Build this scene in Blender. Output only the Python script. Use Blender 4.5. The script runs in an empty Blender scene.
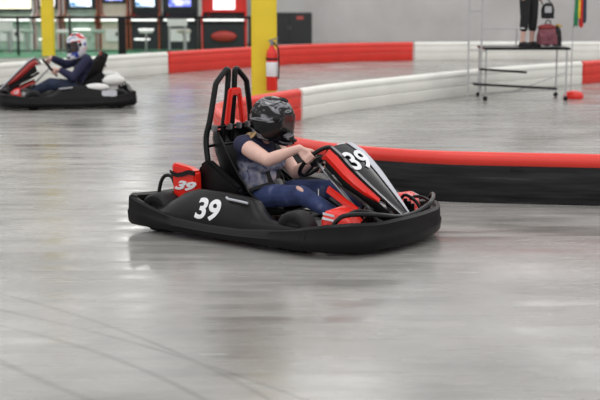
import bpy, bmesh, math, random
from mathutils import Vector, Matrix, Euler, noise
random.seed(7)
V = Vector
PI = math.pi
C = bpy.context.scene.collection
scene = bpy.context.scene

# ------------------------------------------------------------------ camera
FPX = 1250.0; CH = 1.75; PITCH = math.atan(212 / FPX)
cam_d = bpy.data.cameras.new('camera'); cam = bpy.data.objects.new('camera', cam_d); C.objects.link(cam)
cam_d.sensor_width = 36; cam_d.lens = FPX / 600 * 36
cam.location = (0, 0, CH); cam.rotation_euler = (PI / 2 - PITCH, 0, 0)
cam_d.dof.use_dof = True; cam_d.dof.focus_distance = 8.9; cam_d.dof.aperture_fstop = 2.4
cam_d.clip_end = 300
scene.camera = cam

def G(px, py, z=0.0):
    """survey a ground point of the hall from its bearing in the photograph"""
    u = (px - 300) / FPX; v = (200 - py) / FPX
    dy = math.cos(PITCH) + v * math.sin(PITCH); dz = -math.sin(PITCH) + v * math.cos(PITCH)
    t = (z - CH) / dz
    return V((u * t, dy * t, z))

# ------------------------------------------------------------------ materials
def mat(name, col, rough=0.5, metal=0.0, var=0.06, scale=6.0, bump=0.0, spec=0.5, emit=None, estr=0.0, coat=0.0):
    m = bpy.data.materials.new(name); m.use_nodes = True
    nt = m.node_tree; b = nt.nodes['Principled BSDF']
    b.inputs['Roughness'].default_value = rough; b.inputs['Metallic'].default_value = metal
    b.inputs['Specular IOR Level'].default_value = spec
    b.inputs['Coat Weight'].default_value = coat
    tc = nt.nodes.new('ShaderNodeTexCoord'); n = nt.nodes.new('ShaderNodeTexNoise')
    n.inputs['Scale'].default_value = scale; n.inputs['Detail'].default_value = 4
    nt.links.new(tc.outputs['Object'], n.inputs['Vector'])
    r = nt.nodes.new('ShaderNodeValToRGB')
    c = V(col[:3])
    r.color_ramp.elements[0].position = .3; r.color_ramp.elements[1].position = .7
    r.color_ramp.elements[0].color = (*(c * (1 - var)), 1); r.color_ramp.elements[1].color = (*[min(1, q * (1 + var)) for q in c], 1)
    nt.links.new(n.outputs['Fac'], r.inputs['Fac']); nt.links.new(r.outputs['Color'], b.inputs['Base Color'])
    if bump:
        bp = nt.nodes.new('ShaderNodeBump'); bp.inputs['Strength'].default_value = bump; bp.inputs['Distance'].default_value = .01
        nt.links.new(n.outputs['Fac'], bp.inputs['Height']); nt.links.new(bp.outputs['Normal'], b.inputs['Normal'])
    if emit:
        b.inputs['Emission Color'].default_value = (*emit, 1); b.inputs['Emission Strength'].default_value = estr
    return m

def ramp_mat(name, stops, scale, rough=.4, detail=5, dist=0.0, stretch=(1, 1, 1), coat=0.0, spec=.5):
    m = mat(name, (0, 0, 0), rough, coat=coat, spec=spec); nt = m.node_tree
    n = [x for x in nt.nodes if x.bl_idname == 'ShaderNodeTexNoise'][0]; r = [x for x in nt.nodes if x.bl_idname == 'ShaderNodeValToRGB'][0]
    tc = [x for x in nt.nodes if x.bl_idname == 'ShaderNodeTexCoord'][0]
    mp = nt.nodes.new('ShaderNodeMapping'); mp.inputs['Scale'].default_value = stretch
    nt.links.new(tc.outputs['Object'], mp.inputs['Vector']); nt.links.new(mp.outputs['Vector'], n.inputs['Vector'])
    n.inputs['Scale'].default_value = scale; n.inputs['Detail'].default_value = detail; n.inputs['Distortion'].default_value = dist
    els = r.color_ramp.elements
    els[0].position, els[0].color = stops[0][0], (*stops[0][1], 1)
    els[1].position, els[1].color = stops[1][0], (*stops[1][1], 1)
    for p, c in stops[2:]:
        e = els.new(p); e.color = (*c, 1)
    return m

M = {}
M['black_plastic'] = mat('black plastic', (.0045, .0045, .005), .42, var=.3, scale=9, bump=.15, spec=.22)
M['black_gloss'] = mat('black gloss', (.004, .004, .005), .22, coat=.12, spec=.3)
M['black_metal'] = mat('black metal', (.005, .005, .006), .3, var=.2, spec=.3)
M['rubber'] = mat('rubber', (.010, .010, .011), .6, var=.25, scale=30, bump=.3, spec=.3)
M['steel'] = mat('steel', (.55, .55, .56), .28, 1.0)
M['grey_metal'] = mat('grey metal', (.28, .28, .29), .35, .7)
M['red_gloss'] = mat('red gloss', (.80, .022, .012), .3, var=.05, coat=.1)
M['white_decal'] = mat('white decal', (.82, .82, .84), .35, var=.03)
M['silver_decal'] = mat('silver decal', (.50, .51, .56), .4, var=.08)
M['skin'] = mat('skin', (.76, .48, .40), .5, var=.06, scale=14)
M['navy_cloth'] = mat('navy cloth', (.018, .02, .06), .8, var=.2, scale=40, bump=.2)
M['hair'] = mat('hair', (.42, .27, .13), .6, var=.3, scale=60)
M['dark_hair'] = mat('dark hair', (.05, .03, .02), .6, var=.3, scale=60)
M['black_cloth'] = mat('black cloth', (.014, .014, .016), .85, var=.2, scale=40, bump=.2)
M['strap'] = mat('strap webbing', (.012, .012, .012), .7)
M['white_paint'] = mat('white paint', (.80, .80, .78), .4, var=.03)
M['yellow_paint'] = mat('yellow paint', (.88, .66, .03), .45, var=.05, scale=3)
M['shoe_white'] = mat('shoe white', (.6, .6, .6), .6)
M['eye_white'] = mat('eye white', (.8, .8, .8), .3)
M['lip'] = mat('lip', (.5, .2, .17), .5)

# jeans: denim with worn streaks
M['denim'] = ramp_mat('denim', [(.35, (.014, .024, .08)), (.60, (.035, .055, .16)), (.70, (.11, .13, .24))], 7, .85)
M['dark_denim'] = ramp_mat('dark denim', [(.35, (.012, .018, .04)), (.7, (.03, .05, .11))], 7, .85)
# helmet shells
M['helmet_black'] = ramp_mat('helmet graphic', [(.50, (.005, .005, .006)), (.54, (.22, .22, .24)), (.57, (.30, .30, .32)), (.60, (.006, .006, .007)), (.68, (.45, .45, .47))], 5.0, .12, 2, 1.2, (.8, 1, 2.2), .08, .3)
M['helmet_blue'] = ramp_mat('helmet blue graphic', [(.40, (.02, .05, .35)), (.47, (.75, .75, .8)), (.55, (.75, .75, .8)), (.60, (.6, .03, .03))], 4, .2, 2, .6, (1, 1, 2.4), .5)
M['grey_floral'] = ramp_mat('floral print', [(.33, (.05, .055, .12)), (.43, (.24, .25, .34)), (.53, (.40, .40, .46)), (.60, (.60, .44, .44)), (.7, (.25, .25, .36))], 11, .8, 5, .8)

def shirt_material():
    """navy yoke and sleeves, printed band of pale flowers over chest and belly"""
    m = M['grey_floral'].copy(); m.name = 'printed shirt'; nt = m.node_tree; b = nt.nodes['Principled BSDF']
    r = [x for x in nt.nodes if x.bl_idname == 'ShaderNodeValToRGB'][0]; tc = [x for x in nt.nodes if x.bl_idname == 'ShaderNodeTexCoord'][0]
    n = [x for x in nt.nodes if x.bl_idname == 'ShaderNodeTexNoise'][0]
    s = nt.nodes.new('ShaderNodeSeparateXYZ'); nt.links.new(tc.outputs['Object'], s.inputs[0])
    a = nt.nodes.new('ShaderNodeMath'); a.operation = 'MULTIPLY_ADD'; a.inputs[1].default_value = .10
    nt.links.new(n.outputs['Fac'], a.inputs[0]); nt.links.new(s.outputs['Z'], a.inputs[2])
    mr = nt.nodes.new('ShaderNodeMapRange'); mr.inputs['From Min'].default_value = .385; mr.inputs['From Max'].default_value = .43
    nt.links.new(a.outputs[0], mr.inputs['Value'])
    mx = nt.nodes.new('ShaderNodeMix'); mx.data_type = 'RGBA'
    nt.links.new(mr.outputs[0], mx.inputs['Factor']); nt.links.new(r.outputs['Color'], mx.inputs[6]); mx.inputs[7].default_value = (.016, .018, .055, 1)
    nt.links.new(mx.outputs[2], b.inputs['Base Color'])
    return m
M['shirt'] = shirt_material()

def glass_mat(name, col, rough=.03, alpha=.35):
    m = bpy.data.materials.new(name); m.use_nodes = True; nt = m.node_tree; b = nt.nodes['Principled BSDF']
    b.inputs['Base Color'].default_value = (*col, 1); b.inputs['Roughness'].default_value = rough; b.inputs['Alpha'].default_value = alpha
    b.inputs['Specular IOR Level'].default_value = .35
    return m
M['visor'] = glass_mat('smoked visor', (.03, .032, .035), .06, .42)

# ------------------------------------------------------------------ mesh helpers
def link(name, me, m=None, parent=None, smooth=True, ms=None):
    o = bpy.data.objects.new(name, me); C.objects.link(o)
    for q in (ms or ([m] if m else [])): me.materials.append(q)
    if smooth:
        for p in me.polygons: p.use_smooth = True
        me.set_sharp_from_angle(angle=math.radians(40))
    if parent: o.parent = parent
    return o

def obj(name, bm, m=None, parent=None, smooth=True, ms=None, bevel=0.0, seg=2):
    bmesh.ops.recalc_face_normals(bm, faces=bm.faces)
    if bevel:
        bmesh.ops.bevel(bm, geom=[e for e in bm.edges if len(e.link_faces) == 2 and e.calc_face_angle(0) > .6], offset=bevel, segments=seg, affect='EDGES', clamp_overlap=True)
    me = bpy.data.meshes.new(name); bm.to_mesh(me); bm.free()
    return link(name, me, m, parent, smooth, ms)

def BM(): return bmesh.new()

def box(bm, c, s, rot=None, mi=0):
    r = bmesh.ops.create_cube(bm, size=1)
    mt = Matrix.Translation(c) @ (rot.to_4x4() if rot else Matrix.Identity(4)) @ Matrix.Diagonal((*s, 1))
    bmesh.ops.transform(bm, matrix=mt, verts=r['verts'])
    for v in r['verts']:
        for f in v.link_faces: f.material_index = mi
    return bm

def prism(bm, pts, axis, a, b):
    """extrude a polygon given in the two other axes from a to b along axis"""
    def mk(p, t):
        l = list(p); l.insert(axis, t); return bm.verts.new(l)
    A = [mk(p, a) for p in pts]; B = [mk(p, b) for p in pts]
    bm.faces.new(A); bm.faces.new(B[::-1]); n = len(pts)
    for i in range(n): bm.faces.new((A[i], B[i], B[(i + 1) % n], A[(i + 1) % n]))
    return bm

def catmull(pts, n=6, closed=False):
    P = [V(p) for p in pts]; out = []; L = len(P); rng = L if closed else L - 1
    for i in range(rng):
        if closed: p0, p1, p2, p3 = P[i - 1], P[i], P[(i + 1) % L], P[(i + 2) % L]
        else: p0, p1, p2, p3 = P[max(i - 1, 0)], P[i], P[i + 1], P[min(i + 2, L - 1)]
        for k in range(n):
            t = k / n
            out.append(.5 * ((2 * p1) + (p2 - p0) * t + (2 * p0 - 5 * p1 + 4 * p2 - p3) * t * t + (3 * p1 - p0 - 3 * p2 + p3) * t ** 3))
    if not closed: out.append(P[-1])
    return out

def tube(bm, pts, r, seg=10, closed=False, cap=True):
    P = [V(p) for p in pts]; n = len(P); rings = []; nrm = None
    for i in range(n):
        if closed: t = (P[(i + 1) % n] - P[i - 1])
        else: t = P[min(i + 1, n - 1)] - P[max(i - 1, 0)]
        t.normalize()
        if nrm is None:
            nrm = t.orthogonal().normalized()
        nrm = (nrm - t * nrm.dot(t))
        if nrm.length < 1e-6: nrm = t.orthogonal()
        nrm.normalize(); bn = t.cross(nrm)
        rr = r[i] if isinstance(r, (list, tuple)) else r
        rings.append([bm.verts.new(P[i] + (nrm * math.cos(a) + bn * math.sin(a)) * rr) for a in (2 * PI * k / seg for k in range(seg))])
    m = n if closed else n - 1
    for i in range(m):
        A, B = rings[i], rings[(i + 1) % n]
        off = 0
        if closed and i == n - 1:
            off = min(range(seg), key=lambda o: (A[0].co - B[o].co).length)
        for k in range(seg): bm.faces.new((A[k], A[(k + 1) % seg], B[(k + 1 + off) % seg], B[(k + off) % seg]))
    if cap and not closed: bm.faces.new(rings[0][::-1]); bm.faces.new(rings[-1])
    return bm

def lathe(bm, prof, mt=Matrix.Identity(4), seg=28):
    """prof: (r, z) list, spun round z then placed by mt"""
    rings = []
    for r, z in prof:
        if r < 1e-5: rings.append([bm.verts.new(mt @ V((0, 0, z)))])
        else: rings.append([bm.verts.new(mt @ V((r * math.cos(2 * PI * k / seg), r * math.sin(2 * PI * k / seg), z))) for k in range(seg)])
    for A, B in zip(rings, rings[1:]):
        for k in range(seg):
            k2 = (k + 1) % seg
            if len(A) == 1 and len(B) == 1: continue
            if len(A) == 1: bm.faces.new((A[0], B[k2], B[k]))
            elif len(B) == 1: bm.faces.new((A[k], A[k2], B[0]))
            else: bm.faces.new((A[k], A[k2], B[k2], B[k]))
    return bm

def loft(bm, secs, closed=True, caps=True):
    R = [[bm.verts.new(p) for p in s] for s in secs]; n = len(R[0])
    for A, B in zip(R, R[1:]):
        for k in range(n if closed else n - 1): bm.faces.new((A[k], A[(k + 1) % n], B[(k + 1) % n], B[k]))
    if caps and closed: bm.faces.new(R[0][::-1]); bm.faces.new(R[-1])
    return bm

def sheet(name, secs, thick, m, parent, sub=0):
    """open lofted sheet made solid"""
    bm = BM(); loft(bm, secs, closed=False, caps=False)
    bmesh.ops.recalc_face_normals(bm, faces=bm.faces)
    o = obj(name, bm, m, parent)
    md = o.modifiers.new('s', 'SOLIDIFY'); md.thickness = thick; md.offset = 0
    bake(o); return o

def bake(o):
    dg = bpy.context.evaluated_depsgraph_get(); dg.update()
    me = bpy.data.meshes.new_from_object(o.evaluated_get(dg)); old = o.data
    o.modifiers.clear(); o.data = me; me.name = o.name
    bpy.data.meshes.remove(old)
    for p in me.polygons: p.use_smooth = True
    me.set_sharp_from_angle(angle=math.radians(45))

def rot_to(z, x=None):
    z = V(z).normalized(); x = V(x) if x is not None else z.orthogonal()
    x = (x - z * x.dot(z)).normalized(); y = z.cross(x)
    return Matrix((x, y, z)).transposed()

def text(name, s, size, m, parent, origin, xdir, ydir, off=.0, depth=.002, shear=0.0, sx=1.0):
    cu = bpy.data.curves.new(name, 'FONT'); cu.body = s; cu.size = size; cu.align_x = 'CENTER'; cu.align_y = 'CENTER'
    cu.offset = off; cu.extrude = depth; cu.shear = shear; cu.resolution_u = 5
    t = bpy.data.objects.new('t', cu); C.objects.link(t)
    dg = bpy.context.evaluated_depsgraph_get(); dg.update()
    me = bpy.data.meshes.new_from_object(t.evaluated_get(dg)); bpy.data.objects.remove(t); bpy.data.curves.remove(cu)
    x = V(xdir).normalized(); y = V(ydir); y = (y - x * y.dot(x)).normalized(); z = x.cross(y)
    mt = Matrix.Translation(origin) @ Matrix((x, y, z)).transposed().to_4x4() @ Matrix.Diagonal((sx, 1, 1, 1))
    me.transform(mt); me.materials.clear(); me.name = name
    return link(name, me, m, parent, smooth=False)

def thing(name, label, cat, loc=(0, 0, 0), rz=0.0, group=None):
    o = bpy.data.objects.new(name, None); C.objects.link(o); o.location = loc; o.rotation_euler = (0, 0, rz)
    o.empty_display_size = .1
    o['label'] = label; o['category'] = cat
    if group: o['group'] = group
    return o

def tag(o, label, cat, group=None):
    o['label'] = label; o['category'] = cat
    if group: o['group'] = group
    return o

def drape(o, target, axis, off):
    """lay a thin marking onto the moulded surface it is printed on"""
    from mathutils.bvhtree import BVHTree
    b = bmesh.new(); b.from_mesh(target.data); tree = BVHTree.FromBMesh(b)
    b2 = bmesh.new(); b2.from_mesh(o.data); bmesh.ops.triangulate(b2, faces=b2.faces)
    bmesh.ops.subdivide_edges(b2, edges=[e for e in b2.edges if e.calc_length() > .02], cuts=2)
    ax = V(axis).normalized()
    for v in b2.verts:
        h = tree.ray_cast(v.co + ax * .3, -ax)
        if h[0] is not None:
            v.co = h[0] + ax * off
    b2.to_mesh(o.data); b.free(); b2.free()

def struct(o): o['kind'] = 'structure'; return o

# ------------------------------------------------------------------ body builder (one skin, voxel-merged)
def capsule(bm, p0, r0, p1, r1, seg=14):
    p0, p1 = V(p0), V(p1); d = p1 - p0; L = d.length
    if L < 1e-6: d = V((0, 0, 1))
    mt = Matrix.Translation(p0) @ rot_to(d).to_4x4()
    prof = [(0, -r0)] + [(r0 * math.sin(a), -r0 * math.cos(a)) for a in (PI * k / 8 for k in (1, 2, 3))] + [(r0, 0)]
    prof += [(r1, L)] + [(r1 * math.cos(a), L + r1 * math.sin(a)) for a in (PI * k / 8 for k in (1, 2, 3))] + [(0, L + r1)]
    lathe(bm, prof, mt, seg)

def ellip(bm, c, s, rot=None):
    r = bmesh.ops.create_icosphere(bm, subdivisions=3, radius=1)
    mt = Matrix.Translation(c) @ (rot.to_4x4() if rot else Matrix.Identity(4)) @ Matrix.Diagonal((*s, 1))
    bmesh.ops.transform(bm, matrix=mt, verts=r['verts'])

def merge(name, bm, m, parent, voxel=.006, smooth=4, origin=V((0, 0, 0))):
    bmesh.ops.recalc_face_normals(bm, faces=bm.faces)
    me = bpy.data.meshes.new(name); bm.to_mesh(me); bm.free()
    o = link(name, me, m, parent)
    md = o.modifiers.new('r', 'REMESH'); md.mode = 'VOXEL'; md.voxel_size = voxel; md.use_smooth_shade = True
    sm = o.modifiers.new('s', 'SMOOTH'); sm.iterations = smooth; sm.factor = .5
    bake(o); o.data.materials.clear(); o.data.materials.append(m)
    for p in o.data.polygons: p.use_smooth = True
    return o

def chain(bm, pts, rs):
    for (a, b), (r, s) in zip(zip(pts, pts[1:]), zip(rs, rs[1:])): capsule(bm, a, r, b, s)

def grip_hand(bm, wrist, Cn, u, n, o):
    """palm, four curled fingers and a thumb closed round a rim at Cn; u = along rim toward the thumb side, n = away from driver, o = outward"""
    Cn, u, n, o = V(Cn), V(u).normalized(), V(n).normalized(), V(o).normalized(); wrist = V(wrist)
    rr = .026
    knuck = []
    for i, (ln, fr) in enumerate(((0.9, .0095), (1.0, .0098), (.95, .0092), (.8, .0082))):
        base = Cn + u * (.030 - i * .020)
        pts = [base + (o * math.cos(a) + n * math.sin(a)) * (rr + (.006 if k == 0 else 0)) for k, a in enumerate(math.radians(q * ln) for q in (-60, -5, 60, 125))]
        chain(bm, pts, [fr * 1.15, fr * 1.05, fr, fr * .88]); knuck.append(pts[0])
    mid = (knuck[1] + knuck[2]) / 2
    for kx in knuck: capsule(bm, wrist + (kx - mid) * .35, .017, kx, .0125)
    tb = wrist.lerp(mid, .45) + u * .022
    chain(bm, [tb, Cn + u * .048 - n * .028 - o * .002, Cn + u * .052 - n * .008 - o * .024, Cn + u * .046 + n * .012 - o * .026], [.0145, .0125, .011, .009])

def relaxed_hand(bm, wrist, d, side, fwd):
    """hanging, slightly curled hand: d = finger direction, side = thumb side, fwd = curl direction"""
    w, d, side, fwd = V(wrist), V(d).normalized(), V(side).normalized(), V(fwd).normalized()
    for i, (ln, fr) in enumerate(((.072, .0088), (.08, .009), (.074, .0086), (.058, .0078))):
        k = w + d * .085 + side * (.030 - i * .020)
        capsule(bm, w + side * (.012 - i * .008), .017, k, .012)
        a = k + d * ln * .45 + fwd * .008; b = a + d * ln * .3 + fwd * .016; c = b + d * ln * .2 + fwd * .016
        chain(bm, [k, a, b, c], [.0105, fr, fr * .95, fr * .85])
    chain(bm, [w + d * .025 + side * .02, w + d * .055 + side * .043 + fwd * .008, w + d * .08 + side * .05 + fwd * .016, w + d * .1 + side * .048 + fwd * .022], [.016, .012, .0105, .009])

def head(bm, c, R):
    """c: centre of the skull, R: rotation (x = where the face looks)"""
    c = V(c)
    def L(x, y, z): return c + R @ V((x, y, z))
    ellip(bm, L(-.008, 0, .03), (.092, .072, .088), R)
    ellip(bm, L(.018, 0, -.03), (.068, .058, .085), R)
    capsule(bm, L(.04, 0, -.085), .027, L(.062, 0, -.09), .02)
    capsule(bm, L(.078, 0, .012), .009, L(.1, 0, -.022), .013)
    for s in (-1, 1):
        capsule(bm, L(.096, s * .008, -.026), .009, L(.088, s * .014, -.026), .008)
        capsule(bm, L(.076, s * .02, .024), .010, L(.066, s * .045, .022), .010)
        capsule(bm, L(.06, s * .04, -.018), .018, L(.05, s * .046, -.03), .015)
        ellip(bm, L(-.004, s * .072, -.002), (.018, .008, .03), R)
    capsule(bm, L(.080, -.016, -.055), .008, L(.080, .016, -.055), .008)
    capsule(bm, L(.078, -.013, -.066), .008, L(.078, .013, -.066), .008)

def face_parts(parent, c, R):
    c = V(c)
    for s in (-1, 1):
        bm = BM(); ellip(bm, c + R @ V((.071, s * .029, .004)), (.011, .013, .010), R)
        obj('eye', bm, M['eye_white'], parent)

def helmet(parent, c, R, shell_m, name='helmet'):
    c = V(c)
    tab = [(.145, .0, .0, .0), (.140, .045, .05, .04), (.12, .09, .095, .078), (.085, .125, .132, .108), (.04, .145, .158, .126), (.0, .152, .165, .132), (-.04, .160, .163, .133),
           (-.08, .183, .150, .128), (-.115, .203, .132, .118), (-.145, .206, .112, .108), (-.163, .186, .10, .096), (-.172, .15, .095, .085)]
    n = 48; HS = 1.015
    def dims(z):
        for a, b in zip(tab, tab[1:]):
            if a[0] >= z >= b[0]:
                t = (a[0] - z) / (a[0] - b[0]); return [a[i] + (b[i] - a[i]) * t for i in (1, 2, 3)]
        return tab[-1][1:]
    def pt(z, k, off=0.0):
        a = 2 * PI * k / n; f, b, w = dims(z); ca, sa = math.cos(a), math.sin(a)
        x = ca * (f if ca > 0 else b); y = sa * w
        x *= (1 + .05 * ca * ca) if z > -.05 and ca > 0 else 1
        p = V((x, y, 0)); p = p + (p.normalized() * off if p.length > 0 else p); p.z = z
        return c + R @ (p * HS)
    zs = [.145, .143, .140, .13, .12, .103, .085, .063, .052, .035, .015, -.005, -.025, -.045, -.06, -.08, -.1, -.115, -.13, -.145, -.155, -.163, -.172]
    bm = BM(); rings = []
    for z in zs: rings.append([bm.verts.new(pt(z, k)) for k in range(n)] if z < .1449 else [bm.verts.new(c + R @ V((0, 0, z)))])
    def inport(z, k):
        a = (2 * PI * k / n + PI) % (2 * PI) - PI
        return -.06 < z < .053 and abs(a) < math.radians(62 - 60 * abs(z) * 1.2)
    for i, (A, B) in enumerate(zip(rings, rings[1:])):
        for k in range(n):
            k2 = (k + 1) % n
            if len(A) == 1: bm.faces.new((A[0], B[k], B[k2])); continue
            zm = (zs[i] + zs[i + 1]) / 2
            if inport(zm, k + .5): continue
            bm.faces.new((A[k], B[k], B[k2], A[k2]))
    h = obj(name, bm, shell_m, parent)
    md = h.modifiers.new('s', 'SOLIDIFY'); md.thickness = .022; md.offset = -1 if True else 0
    bake(h)
    # visor: clear shield closed over the eye port
    kk = range(-9, 10)
    secs = [[pt(z, k, .007) for k in kk] for z in (.066, .045, .02, -.005, -.03, -.052, -.068)]
    v = sheet('visor', secs, .003, M['visor'], h)
    for s in (-1, 1):
        bm = BM(); q = c + R @ V((.03, s * .132, .005)); d = R @ V((0, s, 0))
        lathe(bm, [(0, .014), (.02, .012), (.026, .006), (.026, -.006), (0, -.006)], Matrix.Translation(q) @ rot_to(d).to_4x4(), 18)
        obj('visor_pivot', bm, M['black_gloss'], h)
    # top vent, brow vent and chin vent
    bm = BM()
    for s in (-1, 1):
        p = [c + R @ V((.075 - .12 * t, s * (.04 + .012 * t), .128 + .014 * math.sin(PI * (t * .8 + .2)) - .02 * t * t)) for t in (0, .25, .5, .75, 1)]
        tube(bm, p, [.006, .011, .012, .010, .004], 8)
    obj('top_vent', bm, M['black_gloss'], h)
    bm = BM(); tube(bm, [pt(-.118, k, .003) for k in range(-3, 4)], [.004, .010, .012, .012, .012, .010, .004], 8)
    obj('chin_vent', bm, M['black_plastic'], h)
    bm = BM(); tube(bm, [pt(-.168, k, -.008) for k in range(n)], .009, 8, closed=True)
    obj('neck_roll', bm, M['black_cloth'], h)
    return h

# ------------------------------------------------------------------ go kart
WC = V((.235, 0, .53)); WN = V((-.74, 0, .67)).normalized(); WU = V((.67, 0, .74)).normalized(); WR = .145
def wheelpt(deg, r=WR): a = math.radians(deg); return WC + (V((0, 1, 0)) * math.cos(a) + WU * math.sin(a)) * r

def perim():
    """outer line of the bumper ring from rear centre round the right side to the nose centre: (x, y, zbot, ztop)"""
    return [(-.99, 0, .06, .235), (-.99, -.35, .06, .24), (-.99, -.62, .055, .262), (-.95, -.69, .05, .258), (-.8, -.71, .05, .215), (-.5, -.712, .045, .145), (-.2, -.715, .045, .128), (.1, -.715, .045, .13),
            (.4, -.712, .045, .16), (.62, -.70, .045, .19), (.80, -.655, .045, .225), (.93, -.55, .045, .235), (1.02, -.38, .045, .225), (1.06, -.18, .045, .23), (1.07, 0, .045, .23)]

def build_kart(label, pods='39', cover_m=None, accent=None, white_bits=False, hoop=True):
    accent = accent or M['red_gloss']; cover_m = cover_m or M['red_gloss']
    K = thing('go_kart', label, 'go-kart', group=None)
    P = perim()
    def side(pts, s): return [(x, -s * y if False else y * s, a, b) for x, y, a, b in pts]
    def skin(name, idx, s, m, out=.0):
        pts = [P[i] for i in idx]
        cl = catmull([(x, y * s, 0) for x, y, a, b in pts], 5); zb = []; 
        for i in range(len(pts) - 1):
            for k in range(5): t = k / 5; zb.append((pts[i][2] * (1 - t) + pts[i + 1][2] * t, pts[i][3] * (1 - t) + pts[i + 1][3] * t))
        zb.append(pts[-1][2:])
        secs = []
        for i, (p, (a, b)) in enumerate(zip(cl, zb)):
            t = (cl[min(i + 1, len(cl) - 1)] - cl[max(i - 1, 0)]).normalized(); nn = V((t.y, -t.x, 0)) * s
            if nn.dot(V((p.x * .4, p.y, 0))) < 0: nn = -nn
            h = b - a
            prof = [(-.07, a + .01), (-.012, a), (out, a + .02), (out + .006, a + h * .45), (out, a + h * .52), (out - .006, b - .012), (-.018, b), (-.055, b - .012), (-.06, b - .04)]
            secs.append([p + nn * o + V((0, 0, z)) for o, z in prof])
        return sheet(name, secs, .008, m, K)
    for s in (1, -1):
        skin('side_bumper', [3, 4, 5, 6, 7, 8, 9], s, M['black_plastic'], .004)
    # rear and front bumpers run right round from one side to the other
    def whole(name, idx, m):
        pts = [P[i] for i in idx]; pts = pts + [(x, -y, a, b) for x, y, a, b in pts[::-1] if abs(y) > 1e-6]
        cl = catmull([(x, y, 0) for x, y, a, b in pts], 5); zb = []
        for i in range(len(pts) - 1):
            for k in range(5): t = k / 5; zb.append((pts[i][2] * (1 - t) + pts[i + 1][2] * t, pts[i][3] * (1 - t) + pts[i + 1][3] * t))
        zb.append(pts[-1][2:]); secs = []
        for i, (p, (a, b)) in enumerate(zip(cl, zb)):
            t = (cl[min(i + 1, len(cl) - 1)] - cl[max(i - 1, 0)]).normalized(); nn = V((t.y, -t.x, 0))
            if nn.dot(V((p.x - .0, p.y, 0))) < 0: nn = -nn
            h = b - a
            prof = [(-.07, a + .01), (-.012, a), (.006, a + .02), (.012, a + h * .42), (.004, a + h * .5), (0, b - .014), (-.018, b), (-.055, b - .012), (-.06, b - .04)]
            secs.append([p + nn * o + V((0, 0, z)) for o, z in prof])
        return sheet(name, secs, .008, m, K)
    whole('rear_bumper', [3, 2, 1, 0][0:4], M['black_plastic'])
    fb = whole('front_bumper', [9, 10, 11, 12, 13, 14], M['black_plastic'])
    # openings in the rear bumper corners
    for s in (-1, 1):
        bm = BM(); tube(bm, catmull([(-.92, s * .682, .15), (-.86, s * .702, .155), (-.82, s * .705, .13), (-.87, s * .702, .12)], 4, True), .006, 6, True)
        box(bm, (-.87, s * .698, .138), (.075, .014, .028)); obj('bumper_slot', bm, M['black_gloss'], K)
    # front crash tube looping above the nose
    half = [(.78, -.60, .17), (.85, -.57, .272), (.93, -.47, .288), (1.0, -.32, .268), (1.015, -.15, .235), (1.015, 0, .225)]
    path = catmull(half + [(x, -y, z) for x, y, z in half[-2::-1]], 5)
    bm = BM(); tube(bm, path, .0165, 10)
    for s in (-1, 1):
        tube(bm, [(.80, s * .35, .12), (.96, s * .40, .28)], .011, 8); tube(bm, [(.90, s * .15, .12), (1.01, s * .16, .235)], .011, 8)
        tube(bm, catmull([(.70, s * .40, .16), (.80, s * .38, .27), (.90, s * .36, .29), (.99, s * .33, .27)], 4), .012, 8)
    obj('crash_tube', bm, M['black_metal'], K)
    # frame and floor tray
    bm = BM()
    for s in (-1, 1):
        tube(bm, catmull([(-.92, s * .30, .10), (-.4, s * .30, .09), (.1, s * .26, .08), (.6, s * .22, .08), (.95, s * .20, .10)], 5), .016, 8)
        tube(bm, catmull([(-.75, s * .55, .10), (-.4, s * .62, .10), (.3, s * .62, .10), (.55, s * .50, .10)], 5), .014, 8)
    for x in (-.9, -.45, .1, .55, .9): tube(bm, [(x, -.32 if x in (-.9, .9) else -.6, .10), (x, .32 if x in (-.9, .9) else .6, .10)], .014, 8)
    obj('chassis', bm, M['black_metal'], K)
    bm = BM(); box(bm, (.15, 0, .062), (1.5, .95, .012)); obj('floor_tray', bm, M['grey_metal'], K, bevel=.004)
    # side pods
    for s in (-1, 1):
        st = [(-.72, .17, .55), (-.64, .23, .57), (-.52, .30, .58), (-.38, .345, .59), (-.15, .345, .60), (.04, .330, .60), (.12, .312, .60), (.18, .25, .62), (.26, .205, .65), (.50, .185, .67), (.66, .18, .68)]
        secs = []
        for x, zt, yt in st:
            secs.append([V((x, s * y, z)) for y, z in [(.703, .11), (.700, min(.17, zt - .01)), (.5 * (.70 + yt), .5 * (zt + .17) + .012), (yt, zt - .008), (yt - .02, zt), (yt - .12, zt - .02), (min(yt - .14, .42) if x < .3 else yt - .13, max(zt - .10, .125)), (min(yt - .16, .41) if x < .3 else yt - .135, .11)]])
        bm = BM(); loft(bm, secs); pod = obj('side_pod', bm, M['black_plastic'], K)
        # highlight trim on the pod shoulder
        bm = BM(); tube(bm, [(-.07, s * .632, .322), (-.05, s * .640, .315), (.06, s * .640, .308), (.12, s * .630, .300)], .009, 6); obj('trim_strip', bm, M['silver_decal'], pod)
        if pods:
            y0 = .672
            nb = text('number', pods, .200, M['white_decal'], pod, (-.205, s * .672, .222), (1 if s < 0 else -1, 0, 0), (0, -s * .42, 1), off=.006, depth=.0, sx=1.1)
            drape(nb, pod, (0, s, 0), .004)
            # dark backing plate the digits sit on
        if white_bits:
            bm = BM(); box(bm, (-.60, s * .665, .22), (.22, .02, .10), Matrix.Rotation(-s * -.3, 3, 'X')); obj('silver_panel', bm, M['silver_decal'], pod, bevel=.006)
            bm = BM(); ellip(bm, V((-.42, s * .56, .31)), (.19, .07, .06)); obj('pod_panel', bm, M['white_paint'], pod)
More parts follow.
